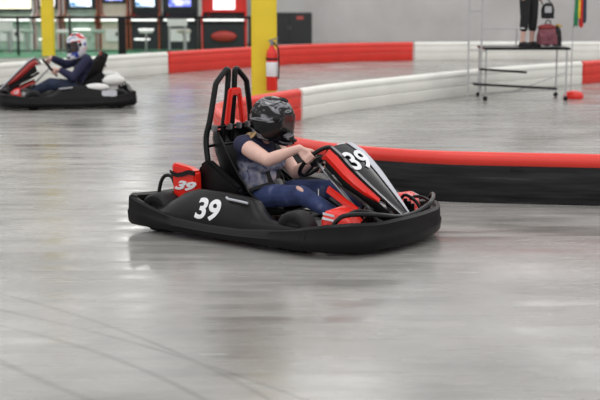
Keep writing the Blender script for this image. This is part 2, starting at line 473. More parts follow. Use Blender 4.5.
    # wheels
    def wheel(x, y, r, w, kind):
        mt = Matrix.Translation((x, y, r)) @ Matrix.Rotation(PI / 2, 4, 'X')
        bm = BM(); hw = w / 2
        lathe(bm, [(r * .52, -hw * .9), (r * .70, -hw), (r * .88, -hw * .97), (r * .97, -hw * .8), (r, -hw * .5), (r, hw * .5), (r * .97, hw * .8), (r * .88, hw * .97), (r * .70, hw), (r * .52, hw * .9), (r * .50, 0), (r * .52, -hw * .9)], mt, 36)
        t = obj('tyre', bm, M['rubber'], K)
        bm = BM(); lathe(bm, [(0, -hw * .55), (r * .2, -hw * .55), (r * .24, -hw * .45), (r * .45, -hw * .6), (r * .54, -hw * .88), (r * .54, hw * .88), (r * .45, hw * .6), (r * .24, hw * .45), (r * .2, hw * .55), (0, hw * .55)], mt, 28)
        rm = obj('rim', bm, M['grey_metal'], K)
    for s in (-1, 1):
        wheel(-.76, s * .545, .140, .19, 'rear'); wheel(.49, s * .56, .140, .14, 'front')
    bm = BM(); tube(bm, [(-.76, -.5, .14), (-.76, .5, .14)], .02, 12); obj('rear_axle', bm, M['steel'], K)
    bm = BM()
    for s in (-1, 1): tube(bm, [(.50, s * .22, .12), (.50, s * .48, .128)], .014, 8); tube(bm, [(.56, s * .06, .15), (.56, s * .44, .14)], .008, 8)
    obj('tie_rod', bm, M['steel'], K)
    # rear mudguard hoops and engine covers
    if white_bits:
        for s in (-1, 1):
            bm = BM(); ellip(bm, V((-.68, s * .42, .40)), (.17, .10, .085)); obj('rear_cover', bm, M['white_paint'], K)
    for s in (-1, 1):
        bm = BM(); tube(bm, catmull([(-.88, s * .46, .22), (-.86, s * .45, .33), (-.82, s * .44, .385), (-.76, s * .43, .37), (-.72, s * .42, .25)], 5), .014, 8)
        obj('guard_hoop', bm, M['black_metal'], K)
        # engine cover: red box with a black wave across the upper face and italic number
        a = [(-.74, .17), (-.755, .36), (-.76, .485), (-.58, .46), (-.53, .435), (-.52, .17)]
        bm = BM(); prism(bm, a, 1, s * .365, s * .445)
        cv = obj('engine_cover', bm, cover_m if s < 0 or not white_bits else M['white_paint'], K, bevel=.014)
        bm = BM(); yv = s * .452
        up = [(-.765, .435), (-.735, .425), (-.70, .415), (-.64, .428), (-.58, .448), (-.52, .445)]
        lo = [(-.76, .415), (-.735, .395), (-.70, .385), (-.64, .395), (-.58, .415), (-.52, .412)]
        prism(bm, up + lo[::-1], 1, yv - .006, yv + .002); obj('cover_wave', bm, M['black_gloss'], cv)
        if s < 0: text('number', '39', .088, M['white_decal'], cv, (-.64, s * .449, .325), (1, 0, 0), (0, 0, 1), off=.004, depth=.003, shear=.45, sx=2.0)
        bm = BM(); box(bm, (-.62, s * .27, .22), (.26, .17, .2)); 
        for k in range(5): box(bm, (-.70 + k * .035, s * .27, .35), (.012, .16, .06))
        obj('engine', bm, M['black_metal'], K, bevel=.003)
    # black rear deck behind the seat
    bm = BM(); prism(bm, [(-.84, .18), (-.80, .32), (-.72, .42), (-.54, .44), (-.50, .18)], 1, -.18, .18); obj('fuel_cover', bm, M['black_plastic'], K, bevel=.02)
    for s in (-1, 1):
        bm = BM(); prism(bm, [(-.60, .30), (-.575, .47), (-.50, .52), (-.42, .47), (-.20, .33), (-.20, .22), (-.58, .22)], 1, s * .275, s * .355); obj('side_guard', bm, M['black_plastic'], K, bevel=.02)
    # seat shell
    sp = [(.06, .16), (-.05, .125), (-.18, .105), (-.30, .12), (-.40, .19), (-.46, .30), (-.515, .42), (-.565, .54), (-.61, .645), (-.63, .70)]
    hgt = [.03, .09, .15, .20, .22, .20, .18, .16, .11, .06]; wid = [.15, .17, .19, .205, .21, .215, .22, .22, .19, .14]
    secs = []
    for i, ((x, z), h, w) in enumerate(zip(sp, hgt, wid)):
        a, b = sp[max(i - 1, 0)], sp[min(i + 1, len(sp) - 1)]
        t = V((b[0] - a[0], 0, b[1] - a[1])).normalized(); nn = V((-t.z, 0, t.x)) * -1
        if i < 3: nn = V((0, 0, 1))
        if nn.dot(V((1, 0, 1))) < 0: nn = -nn
        c0 = V((x, 0, z)); row = []
        for y, hh in ((-1.08, .98), (-1.05, 1.0), (-1, .8), (-.93, .4), (-.8, .1), (-.45, 0), (0, -.0), (.45, 0), (.8, .1), (.93, .4), (1, .8), (1.05, 1.0), (1.08, .98)):
            row.append(c0 + nn * h * hh + V((0, w * y, 0)))
        secs.append(row)
    seat = sheet('seat', secs, .014, M['black_plastic'], K)
    for s in (1, -2):
        bm = BM(); tube(bm, [r[s] for r in secs], .010, 8); obj('seat_rim', bm, M['black_metal'], seat)
    bm = BM()
    tube(bm, [V((-.50, -.245, .44)) + V((.20 * t, -.022, -.22 * t)) for t in (0, .3, .6, 1)], .006, 6); obj('piping', bm, M['silver_decal'], seat)
    # headrest hoop: two bent tubes meeting at the top
    for s in (-1, 1) if hoop else ():
        p = [(-.50, s * .27, .25), (-.56, s * .262, .50), (-.585, s * .250, .66), (-.56, s * .232, .80), (-.55, s * .185, 1.02), (-.548, s * .165, 1.07), (-.546, s * .075, 1.145), (-.545, s * .055, 1.155), (-.546, s * .038, 1.13), (-.56, s * .040, .95), (-.59, s * .05, .72), (-.60, s * .06, .45)]
        bm = BM(); tube(bm, catmull(p, 5), .0215, 12); obj('roll_hoop', bm, M['black_metal'], K)
    bm = BM(); prism(bm, [(-.115, .75), (-.072, .75), (-.035, .965), (.035, .965), (.072, .75), (.115, .75), (.062, 1.02), (-.062, 1.02)], 0, -.535, -.500)
    obj('headrest_pad', bm, accent, K, bevel=.01)
    bm = BM(); tube(bm, [(-.555, -.235, .735), (-.555, .235, .735)], .012, 8); tube(bm, [(-.58, -.24, .60), (-.58, .24, .60)], .012, 8)
    obj('cross_tube', bm, M['black_metal'], K)
    for y in (-.22, -.05, .06, .16):
        bm = BM(); box(bm, (-.53, y, .735), (.04, .035, .045)); obj('clamp', bm, M['grey_metal'], K, bevel=.006)
    # steering
    bm = BM(); tube(bm, [wheelpt(a) for a in range(0, 360, 10)], .0155, 12, closed=True); sw = obj('steering_wheel', bm, M['black_plastic'], K)
    bm = BM()
    for a in (0, 180, 270): tube(bm, [WC - WN * .01, wheelpt(a, WR - .01)], .010, 8)
    obj('spoke', bm, M['black_metal'], sw)
    bm = BM(); lathe(bm, [(0, .012), (.04, .010), (.05, 0), (.045, -.02), (0, -.02)], Matrix.Translation(WC) @ rot_to(WN).to_4x4(), 20); obj('hub', bm, M['black_plastic'], sw)
    bm = BM(); tube(bm, [WC - WN * .01, (.66, 0, .15)], .012, 10); obj('steering_column', bm, M['steel'], K)
    # front fairing
    st = [(.375, .575, .085), (.41, .632, .115), (.46, .655, .145), (.54, .612, .163), (.62, .545, .166), (.70, .478, .155), (.78, .408, .132), (.86, .338, .104), (.93, .275, .078), (.985, .225, .055), (1.005, .20, .045)]
    def nrm(i):
        a, b = st[max(i - 1, 0)], st[min(i + 1, len(st) - 1)]; t = V((b[0] - a[0], 0, b[1] - a[1])).normalized(); return V((-t.z, 0, t.x))
    secs = [[V((x, w * q, z)) + nrm(i) * (.014 * (1 - q * q)) for q in (-1, -.75, -.5, -.25, 0, .25, .5, .75, 1)] for i, (x, z, w) in enumerate(st)]
    fair = sheet('front_fairing', secs, .008, M['black_gloss'], K)
    def onpanel(i, q, off): x, z, w = st[i]; return V((x, w * q, z)) + nrm(i) * (.014 * (1 - q * q) + off)
    # pale stripe down the far edge, dark grey band down the near edge
    secs = [[onpanel(i, q, .0095) for q in (.34, .48, .66, .84)] for i in range(2, 10)]
    sheet('stripe', secs, .004, M['silver_decal'], fair)
    secs = [[onpanel(i, q, .009) for q in (-.95, -.86, -.8)] for i in range(2, 10)]
    sheet('edge_line', secs, .002, M['grey_metal'], fair)
    secs = [[onpanel(i, q, .0095) for q in (-.55, 0, .6)] for i in (9, 10)]
    sheet('nose_badge', secs, .003, M['grey_metal'], fair)
    nm = nrm(3)
    text('number', '39', .225, M['white_decal'], fair, V((.615, -.038, .5485)) + nm * .026, (0, 1, 0), (-.62, 0, .55), off=.0045, depth=.002, sx=1.15) if pods else None
    a0 = onpanel(2, -.25, .008)
    for k, (dy, wd, mm) in enumerate(((-.075, .045, accent), (-.02, .04, M['white_decal']), (.03, .05, M['white_decal']), (.075, .03, accent))):
        bm = BM(); box(bm, V((.452, dy, .66)) + nm * .006, (.024, wd, .005), Matrix.Rotation(.55, 3, 'Y')); obj('badge', bm, mm, fair)
    # red flanks under the panel
    for s in (-1, 1):
        secs = []
        for i in range(1, 8):
            x, z, w = st[i]; n_ = nrm(i); t = (i - 1) / 6
            dd = .02 + .065 * math.sin(PI * min(1, t * .80 + .2)) ** .8
            secs.append([V((x, s * w, z)) - n_ * .008, V((x + .0, s * (w + .022), z - .02)) - n_ * .01, V((x - .01, s * (w + .034), z - dd * .6)), V((x - .02, s * (w + .022), z - dd))])
        sheet('side_panel', secs, .006, accent, K)
        secs = []
        for i in range(2, 10):
            x, z, w = st[i]; n_ = nrm(i)
            secs.append([V((x - .01, s * (w + .006), z - .03)), V((x - .02, s * (w + .016), z - .08)), V((x - .035, s * (w + .006), z - (.13 if i < 8 else .1)))])
        sheet('inner_cowl', secs, .006, M['black_plastic'], K)
        secs = []
        for x, z, w in ((.46, .39, .15), (.54, .365, .18), (.64, .32, .195), (.74, .27, .195)):
            secs.append([V((x, s * w, z)), V((x + .005, s * (w + .03), z - .012)), V((x, s * (w + .034), z - .038))])
        sheet('lower_side_panel', secs, .006, accent, K)
        bm = BM(); tube(bm, catmull([(.40, s * .12, .50), (.52, s * .165, .43), (.68, s * .19, .36), (.84, s * .17, .26)], 5), .012, 8); tube(bm, catmull([(.46, s * .14, .30), (.60, s * .20, .27), (.80, s * .22, .2)], 4), .012, 8)
        obj('fairing_bracket', bm, M['black_metal'], K)
        bm = BM(); tube(bm, [(.36, s * .14, .36), (.37, s * .15, .30), (.44, s * .17, .25)], .007, 8); obj('pedal_rod', bm, M['steel'], K)
        bm = BM(); box(bm, (.72, s * .15, .20), (.02, .07, .12), Matrix.Rotation(-.4, 3, 'Y')); obj('pedal', bm, M['steel'], K, bevel=.004)
        # red nose pod beside the front wheel
        secs = []
        for x, zt, yi, yo in ((.665, .20, .36, .52), (.68, .285, .32, .545), (.70, .305, .31, .55), (.74, .298, .30, .54), (.80, .262, .29, .50), (.84, .222, .28, .47), (.87, .19, .28, .44)):
            secs.append([V((x, s * yi, .12)), V((x, s * yi, zt - .02)), V((x, s * (yi + .02), zt)), V((x, s * (yo - .03), zt - .01)), V((x, s * yo, zt - .045)), V((x, s * (yo + .005), .12))])
        bm = BM(); loft(bm, secs); npod = obj('nose_pod', bm, accent, K, bevel=.004, seg=1)
        for k in range(2):
            secs2 = [[V((x, s * (yy + k * .0), zz)) for yy, zz in ((.556 - q * .10 - k * .004, .258 - q * .06 + k * .03), (.558 - q * .10 - k * .008, .242 - q * .05 + k * .03))] for x, q in ((.695, 0), (.73, .12), (.77, .25))]
            sheet('decal', secs2, .003, M['white_decal'], npod)
    # black tray of the nose with bolts and red splitter
    bm = BM(); prism(bm, [(.60, .10), (.60, .16), (.80, .17), (.98, .17), (1.03, .13), (1.03, .09)], 1, -.36, .36); obj('nose_tray', bm, M['black_plastic'], K, bevel=.01)
    bm = BM(); prism(bm, [(.93, .172), (.95, .195), (1.03, .185), (1.035, .172)], 1, -.10, .11); obj('splitter', bm, accent, K, bevel=.003)
    for s in (-1, 1):
        bm = BM()
        for k in range(3): tube(bm, [(.84 + .03 * k, s * .24, .17), (.84 + .03 * k, s * .24, .29 - .015 * k)], .014, 8)
        tube(bm, catmull([(.78, s * .22, .2), (.82, s * .25, .31), (.90, s * .28, .27), (.95, s * .28, .2)], 4), .012, 8)
        obj('bumper_mount', bm, M['black_metal'], K)
    return K

# ------------------------------------------------------------------ drivers
def build_driver(label, sleeves, m_shirt, m_pants, m_helm, m_hair, hair_out):
    off = V((-.28, 0, .13))
    D = thing('person', label, 'person')
    shR, shL = V((-.295, -.178, .628)), V((-.31, .175, .628))
    elR, elL = V((-.005, -.25, .545)), V((-.10, .20, .395))
    tR, tL = wheelpt(158), wheelpt(-35)
    oR = (tR - WC).normalized(); oL = (tL - WC).normalized(); nf = -WN
    wrR = tR + WN * .075 + oR * .035 + V((-.015, 0, .008)); wrL = tL + WN * .075 + oL * .03 + V((-.02, 0, -.01))
    hips = V((-.28, 0, .235)); hd = V((-.165, .01, .80)); Rh = Euler((0, math.radians(17), math.radians(36))).to_matrix()
    knR, knL = V((.235, -.165, .305)), V((.24, .165, .31)); anR, anL = V((.56, -.15, .18)), V((.56, .15, .18))
    def torso(bm, e):
        e += .012
        ellip(bm, hips + V((0, 0, -.005)), (.125 + e, .165 + e, .105 + e))
        ellip(bm, (-.295, 0, .36), (.130 + e, .165 + e, .13 + e)); ellip(bm, (-.295, 0, .48), (.130 + e, .160 + e, .12 + e))
        ellip(bm, (-.305, 0, .56), (.108 + e, .160 + e, .085 + e))
        for s in (-1, 1): ellip(bm, (-.195, s * .07, .49), (.06 + e, .065 + e, .06 + e))
        for sh in (shR, shL): capsule(bm, (-.29, 0, .60), .07 + e, sh, .052 + e)
    bm = BM(); torso(bm, -.008)
    capsule(bm, (-.275, 0, .62), .058, (-.21, .005, .70), .052); head(bm, hd, Rh)
    for sh, el, wr in ((shR, elR, wrR), (shL, elL, wrL)):
        mid = sh.lerp(el, .45) + V((0, 0, -.004)); fm = el.lerp(wr, .3)
        chain(bm, [sh, mid, el, fm, wr], [.062, .060, .047, .046, .028])
    # right hand on the near rim, thumb up; left hand lower on the far rim
    uR = (V((0, 1, 0)) * math.sin(math.radians(158)) - WU * math.cos(math.radians(158))); uR = uR if uR.z > 0 else -uR
    uL = (-V((0, 1, 0)) * math.sin(math.radians(-35)) + WU * math.cos(math.radians(-35))); uL = uL if uL.z > 0 else -uL
    grip_hand(bm, wrR, tR, uR, nf, oR); grip_hand(bm, wrL, tL, uL, nf, oL)
    for kn, an, s in ((knR, anR, -1), (knL, anL, 1)):
        chain(bm, [hips + V((.03, s * .085, -.02)), hips.lerp(kn, .5) + V((0, s * .05, 0)), kn, kn.lerp(an, .35), an, an + V((.03, 0, -.04))], [.078, .066, .050, .046, .032, .03])
    body = merge('body', bm, M['skin'], D, .006, 3)
    face_parts(body, hd, Rh)
    # shirt
    bm = BM(); torso(bm, .008)
    if sleeves == 'short':
        for sh, el in ((shR, elR), (shL, elL)): capsule(bm, sh + V((-.01, 0, 0)), .064, sh.lerp(el, .12), .070)
    else:
        for sh, el, wr in ((shR, elR, wrR), (shL, elL, wrL)): chain(bm, [sh, el, el.lerp(wr, .85)], [.072, .062, .048])
    merge('shirt', bm, m_shirt, D, .007, 4)
    # trousers
    bm = BM(); ellip(bm, hips + V((.005, 0, -.02)), (.145, .182, .10))
    for kn, an, s in ((knR, anR, -1), (knL, anL, 1)):
        chain(bm, [hips + V((.03, s * .085, -.02)), hips.lerp(kn, .5) + V((0, s * .05, .0)), kn, kn.lerp(an, .35), kn.lerp(an, .93)], [.098, .088, .070, .060, .048])
    pn = merge('jeans', bm, m_pants, D, .007, 4)
    if sleeves == 'short':
        # torn openings showing skin over the near knee
        for c, sz in (((.245, -.200, .350), (.042, .018, .018)), ((.22, .19, .358), (.03, .02, .012))):
            bm = BM(); ellip(bm, V(c), sz, Euler((.6, .5, 0)).to_matrix()); obj('knee_tear', bm, M['skin'], pn)
    for an, s in ((anR, -1), (anL, 1)):
        bm = BM(); capsule(bm, an + V((-.01, 0, -.05)), .042, an + V((.06, 0, -.03)), .04); capsule(bm, an + V((.06, 0, -.03)), .04, an + V((.12, 0, .055)), .034); capsule(bm, an + V((.0, 0, 0)), .042, an + V((.03, 0, -.03)), .045)
        merge('shoe', bm, M['shoe_white'], D, .008, 3)
    # harness straps lying on the shirt and over the lap
    bm = BM()
    def strap(pts, w, n_):
        Pp = catmull(pts, 4); secs = []
        for i, p in enumerate(Pp):
            t = (Pp[min(i + 1, len(Pp) - 1)] - Pp[max(i - 1, 0)]).normalized(); c_ = t.cross(V(n_)).normalized() * w
            secs.append([p - c_, p + c_])
        return secs
    st1 = sheet('harness_strap', strap([(-.30, -.09, .665), (-.19, -.095, .60), (-.135, -.085, .50), (-.15, -.06, .40), (-.13, -.02, .31)], .021, (1, 0, .2)), .004, M['strap'], D)
    sheet('harness_strap', strap([(-.30, .09, .665), (-.19, .095, .60), (-.135, .085, .50), (-.15, .06, .40), (-.13, .02, .31)], .021, (1, 0, .2)), .004, M['strap'], D)
    sheet('lap_belt', strap([(-.33, -.215, .22), (-.22, -.195, .30), (-.13, -.12, .335), (-.11, 0, .335), (-.13, .12, .335), (-.22, .195, .30), (-.33, .215, .22)], .024, (.5, 0, 1)), .005, M['strap'], D)
    bm = BM(); box(bm, (-.105, 0, .34), (.05, .06, .06), Matrix.Rotation(-.5, 3, 'Y')); obj('belt_buckle', bm, M['grey_metal'], D, bevel=.01)
    h = helmet(D, hd + V((0, 0, .026)), Rh, m_helm)
    if hair_out:
        bm = BM()
        for k in range(22):
            y = -.080 + .0075 * k; q = random.random()
            p = [hd + Rh @ V((-.085, y * .9, -.10)), hd + Rh @ V((-.115, y * 1.0, -.165)), V((-.30 - .02 * q, y * 1.1 - .012, .705 - .015 * q)), V((-.345 - .02 * q, y * 1.25 - .018 + .02 * (q - .5), .665 - .03 * q))]
            tube(bm, catmull(p, 4), [.009] * 6 + [.0085, .008, .0075, .007, .006, .004, .002], 7)
        obj('hair', bm, m_hair, D)
    else:
        bm = BM(); ellip(bm, hd + Rh @ V((-.02, 0, .035)), (.092, .076, .09), Rh); obj('hair', bm, m_hair, D)
    for o in list(D.children):
        o.data.transform(Matrix.Translation(-off))
        for q in o.children: q.data.transform(Matrix.Translation(-off))
    return D, off

def seat_driver(D, off, K):
    mt = Matrix.Translation(K.location) @ Matrix.Rotation(K.rotation_euler.z, 4, 'Z')
    D.location = mt @ off; D.rotation_euler = K.rotation_euler

kart = build_kart('black and red go-kart numbered 39 cornering close to the camera', '39')
kart.location = (-.0728, 8.9914, 0); kart.rotation_euler = (0, 0, -math.radians(37))
d1, off = build_driver('person in black graphic helmet, navy floral shirt and ripped jeans driving kart 39', 'short', M['shirt'], M['denim'], M['helmet_black'], M['hair'], True)
seat_driver(d1, off, kart)

dull_red = mat('dull red plastic', (.30, .015, .012), .35, var=.1)
kart2 = build_kart('distant black go-kart with white rear covers entering from the left', '', M['white_paint'], dull_red, True, hoop=False)
for o in kart2.children:
    k_ = o.name.split('.')[0]
    if k_ in ('front_fairing', 'side_panel', 'steering_wheel', 'steering_column', 'seat', 'headrest_pad'):
        z0 = .2 if k_ != 'headrest_pad' else 4.2
        for q in [o] + list(o.children): q.data.transform(Matrix.Translation((0, 0, z0 if k_ != 'headrest_pad' else .0)) @ Matrix.Diagonal((1, 1, 1.13 if k_ != 'headrest_pad' else .8, 1)) @ Matrix.Translation((0, 0, -z0 if k_ != 'headrest_pad' else 0)))
    if k_ == 'nose_pod': o.data.materials[0] = M['red_gloss']
kart2.location = (*G(67, 105.5)[:2], 0); kart2.rotation_euler = (0, 0, PI + math.radians(12))
d2, off = build_driver('person in blue and white helmet and dark long-sleeved top driving the distant kart', 'long', M['navy_cloth'], M['dark_denim'], M['helmet_blue'], M['dark_hair'], False)
for o in d2.children:
    for q in [o] + list(o.children): q.data.transform(Matrix.Diagonal((1, 1, 1.14, 1)))
seat_driver(d2, off, kart2)

# ------------------------------------------------------------------ floor
def floor_material():
    m = bpy.data.materials.new('polished concrete'); m.use_nodes = True; nt = m.node_tree; b = nt.nodes['Principled BSDF']; N = nt.nodes.new; Lk = nt.links.new
    tc = N('ShaderNodeTexCoord')
    def noise_(scale, st, rz=0, detail=6, dist=0):
        mp = N('ShaderNodeMapping'); mp.inputs['Scale'].default_value = st; mp.inputs['Rotation'].default_value = (0, 0, rz)
        n = N('ShaderNodeTexNoise'); n.inputs['Scale'].default_value = scale; n.inputs['Detail'].default_value = detail; n.inputs['Distortion'].default_value = dist
        Lk(tc.outputs['Object'], mp.inputs['Vector']); Lk(mp.outputs['Vector'], n.inputs['Vector']); return n.outputs['Fac']
    def mth(op, a, bv=None, c=None):
        x = N('ShaderNodeMath'); x.operation = op
        for i, q in enumerate((a, bv, c)):
            if q is None: continue
            if isinstance(q, (int, float)): x.inputs[i].default_value = q
            else: Lk(q, x.inputs[i])
        return x.outputs[0]
    cloud = noise_(.9, (1, 1, 1), 0, 8, .4); streak = noise_(1.6, (.5, 3.2, 1), .35, 6, .3); fine = noise_(9, (1, 2.5, 1), .2, 6)
    v = mth('ADD', mth('MULTIPLY', cloud, .55), mth('ADD', mth('MULTIPLY', streak, .35), mth('MULTIPLY', fine, .12)))
    r = N('ShaderNodeValToRGB'); e = r.color_ramp.elements
    e[0].position = .36; e[0].color = (.20, .195, .178, 1); e[1].position = .66; e[1].color = (.40, .39, .37, 1); q = e.new(.5); q.color = (.30, .292, .274, 1)
    Lk(v, r.inputs['Fac'])
    # curved tyre marks
    sep = N('ShaderNodeSeparateXYZ'); Lk(tc.outputs['Object'], sep.inputs[0])
    marks = None
    for cx, cy, R_, w in MARKS:
        dx = mth('SUBTRACT', sep.outputs['X'], cx); dy = mth('SUBTRACT', sep.outputs['Y'], cy)
        d = mth('SQRT', mth('ADD', mth('MULTIPLY', dx, dx), mth('MULTIPLY', dy, dy)))
        d = mth('ABSOLUTE', mth('SUBTRACT', d, R_)); k = N('ShaderNodeMapRange'); k.inputs['From Min'].default_value = w; k.inputs['From Max'].default_value = w * .3
        k.inputs['To Min'].default_value = 0; k.inputs['To Max'].default_value = 1; Lk(d, k.inputs['Value'])
        marks = k.outputs[0] if marks is None else mth('MAXIMUM', marks, k.outputs[0])
    marks = mth('MULTIPLY', marks, mth('MULTIPLY', noise_(2.0, (1, 1, 1), 0, 3), .62))
    mx = N('ShaderNodeMix'); mx.data_type = 'RGBA'; Lk(marks, mx.inputs['Factor']); Lk(r.outputs['Color'], mx.inputs[6]); mx.inputs[7].default_value = (.06, .06, .058, 1)
    glint = N('ShaderNodeMapRange'); glint.inputs['From Min'].default_value = .69; glint.inputs['From Max'].default_value = .75; Lk(noise_(1.5, (1.1, 4.5, 1), .1, 4), glint.inputs['Value'])  # small pale floor highlights, painted into the base colour by noise threshold
    m2 = N('ShaderNodeMix'); m2.data_type = 'RGBA'; Lk(mth('MULTIPLY', glint.outputs[0], .6), m2.inputs['Factor']); Lk(mx.outputs[2], m2.inputs[6]); m2.inputs[7].default_value = (.75, .74, .71, 1)
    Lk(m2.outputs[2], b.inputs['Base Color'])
    rr = N('ShaderNodeMapRange'); rr.inputs['From Min'].default_value = .35; rr.inputs['From Max'].default_value = .65; rr.inputs['To Min'].default_value = .15; rr.inputs['To Max'].default_value = .36
    Lk(streak, rr.inputs['Value']); Lk(rr.outputs[0], b.inputs['Roughness'])
    b.inputs['Specular IOR Level'].default_value = .4
    bp = N('ShaderNodeBump'); bp.inputs['Strength'].default_value = .35; bp.inputs['Distance'].default_value = .004
    Lk(mth('ADD', noise_(3.5, (.45, 3.0, 1), .12, 3), mth('MULTIPLY', fine, .3)), bp.inputs['Height']); Lk(bp.outputs['Normal'], b.inputs['Normal'])
    return m

def circ(a, b, c):
    ax, ay, bx, by, cx, cy = a.x, a.y, b.x, b.y, c.x, c.y
    d = 2 * (ax * (by - cy) + bx * (cy - ay) + cx * (ay - by))
    ux = ((ax * ax + ay * ay) * (by - cy) + (bx * bx + by * by) * (cy - ay) + (cx * cx + cy * cy) * (ay - by)) / d
    uy = ((ax * ax + ay * ay) * (cx - bx) + (bx * bx + by * by) * (ax - cx) + (cx * cx + cy * cy) * (bx - ax)) / d
    return ux, uy, math.hypot(ax - ux, ay - uy)
MARKS = []
for a, b, c, w in (((0, 361), (50, 384), (95, 402), .03), ((50, 338), (110, 357), (170, 382), .025), ((85, 318), (125, 332), (170, 350), .022), ((10, 312), (90, 331), (165, 352), .02)):
    MARKS.append((*circ(G(*a), G(*b), G(*c)), w))
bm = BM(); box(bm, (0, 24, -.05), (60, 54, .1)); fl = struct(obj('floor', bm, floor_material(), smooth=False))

# ------------------------------------------------------------------ walls
def wall_material():
    m = ramp_mat('painted concrete wall', [(.35, (.50, .485, .475)), (.65, (.62, .605, .595))], .5, .8, 6)
    nt = m.node_tree; b = nt.nodes['Principled BSDF']; tc = [x for x in nt.nodes if x.bl_idname == 'ShaderNodeTexCoord'][0]
    w = nt.nodes.new('ShaderNodeTexWave'); w.inputs['Scale'].default_value = .55; w.inputs['Distortion'].default_value = .0
    nt.links.new(tc.outputs['Object'], w.inputs['Vector'])
    bp = nt.nodes.new('ShaderNodeBump'); bp.inputs['Strength'].default_value = .25; bp.inputs['Distance'].default_value = .05
    nt.links.new(w.outputs['Fac'], bp.inputs['Height']); nt.links.new(bp.outputs['Normal'], b.inputs['Normal'])
    return m
WM = wall_material()
bm = BM(); box(bm, (0, 42.15, 4), (60, .3, 8)); struct(obj('wall_back', bm, WM, smooth=False))
bm = BM(); box(bm, (-30.15, 24, 4), (.3, 54, 8)); struct(obj('wall_left', bm, WM, smooth=False))
bm = BM(); box(bm, (30.15, 24, 4), (.3, 54, 8)); struct(obj('wall_right', bm, WM, smooth=False))

# ------------------------------------------------------------------ track barriers
M['red_roll'] = mat('red barrier plastic', (.80, .045, .03), .38, var=.06, scale=2)
M['white_roll'] = mat('white barrier plastic', (.86, .86, .80), .42, var=.05, scale=2)
M['black_face'] = ramp_mat('scuffed black barrier face', [(.38, (.012, .012, .013)), (.62, (.03, .03, .032)), (.78, (.07, .07, .075))], 3, .5, 6, 0, (.6, .6, 9), spec=.2)

def resample(P, d):
    out = [P[0]]; acc = 0
    for a, b in zip(P, P[1:]):
        L = (b - a).length; t = d - acc
        while t <= L and L > 0: out.append(a.lerp(b, t / L)); t += d
        acc = (acc + L) % d if L else acc
    out.append(P[-1]); return out

def barrier(label, pts, m_roll, m_face, group, clips=0, split=True, H_=.42, rr=.066):
    path = resample(catmull([V((p.x, p.y, 0)) for p in pts], 16), .18)
    path = [p for i, p in enumerate(path) if i == 0 or (p - path[i - 1]).length > .02]
    for a, b in ((0, 1), (-1, -2)): path[a] = path[a] + (path[b] - path[a]).normalized() * min(.03, (path[b] - path[a]).length * .5)
    mid = path[len(path) // 2]
    B = thing('track_barrier', label, 'barrier', mid, 0, group)
    path = [p - mid for p in path]
    def fr(i):
        t = (path[min(i + 1, len(path) - 1)] - path[max(i - 1, 0)]).normalized(); return V((t.y, -t.x, 0))
    def sweep(name, prof, m):
        bm = BM(); loft(bm, [[p + fr(i) * o + V((0, 0, z)) for o, z in prof] for i, p in enumerate(path)]); return obj(name, bm, m, B)
    zc = H_ - rr
    sweep('top_roll', [(rr * math.cos(a), zc + rr * math.sin(a)) for a in (2 * PI * k / 16 for k in range(16))], m_roll)
    if split:
        h = zc - rr + .03
        sweep('upper_plank', [(.05, h * .55), (.058, h * .6), (.058, h * .95), (.05, h), (-.05, h), (-.058, h * .95), (-.058, h * .6), (-.05, h * .55)], m_face)
        sweep('lower_plank', [(.05, .0), (.062, .02), (.062, h * .5), (.05, h * .53), (-.05, h * .53), (-.062, h * .5), (-.062, .02), (-.05, 0)], m_face)
    else:
        sweep('face_panel', [(.045, 0), (.05, .01), (.05, zc - .03), (.03, zc), (-.03, zc), (-.05, zc - .03), (-.05, .01), (-.045, 0)], m_face)
    if clips:
        q = G(506, 203) - mid; i = min(range(len(path)), key=lambda k: (path[k] - V((q.x, q.y, 0))).length); p = path[i]; n_ = fr(i); t = V((-n_.y, n_.x, 0))
        for z in (.035, zc - rr - .005):
            for e in (-1, 1): bm = BM(); box(bm, p + n_ * e * .053 + V((0, 0, z)), (.10, .012, .012), rot_to((0, 0, 1), t)); obj('joint_clip', bm, M['rubber'], B)
    return B

barrier('long black barrier with red top roll right behind the near kart', [G(720, 208.5), G(600, 205), G(500, 202.5), G(440, 200.5), G(380, 196), G(330, 190), G(286, 180.5), G(262, 173)], M['red_roll'], M['black_face'], 'infield barriers', 3, False)
barrier('red barrier bend wrapping round behind the near driver helmet', [G(262, 173), G(245, 166), G(228, 154), G(219, 144), G(222, 137), G(250, 129.5), G(298, 119.8)], M['red_roll'], M['red_roll'], 'infield barriers')
barrier('white barrier across the middle, passing behind the platform', [G(298, 119.8), G(340, 112), G(440, 98.5), G(510, 90.5), G(580, 84)], M['white_roll'], M['white_roll'], 'infield barriers')
barrier('red barrier end at the right edge of the photo', [G(580, 84), G(630, 79), G(700, 73)], M['red_roll'], M['red_roll'], 'infield barriers')
barrier('white outer barrier behind the distant kart on the left', [G(-70, 97), G(0, 88.5), G(85, 80.5), G(167, 73.5)], M['white_roll'], M['white_roll'], 'outer track barriers', 0, True, .45)
barrier('long red outer barrier behind the pillar and fire extinguisher', [G(167, 73.5), G(230, 68.5), G(300, 63.8), G(360, 61.5), G(413, 60.5)], M['red_roll'], M['red_roll'], 'outer track barriers', 0, True, .45)
barrier('white outer barrier running along the far grey wall', [G(413, 60.5), G(480, 60), G(560, 60), G(700, 60)], M['white_roll'], M['white_roll'], 'outer track barriers', 0, True, .45)

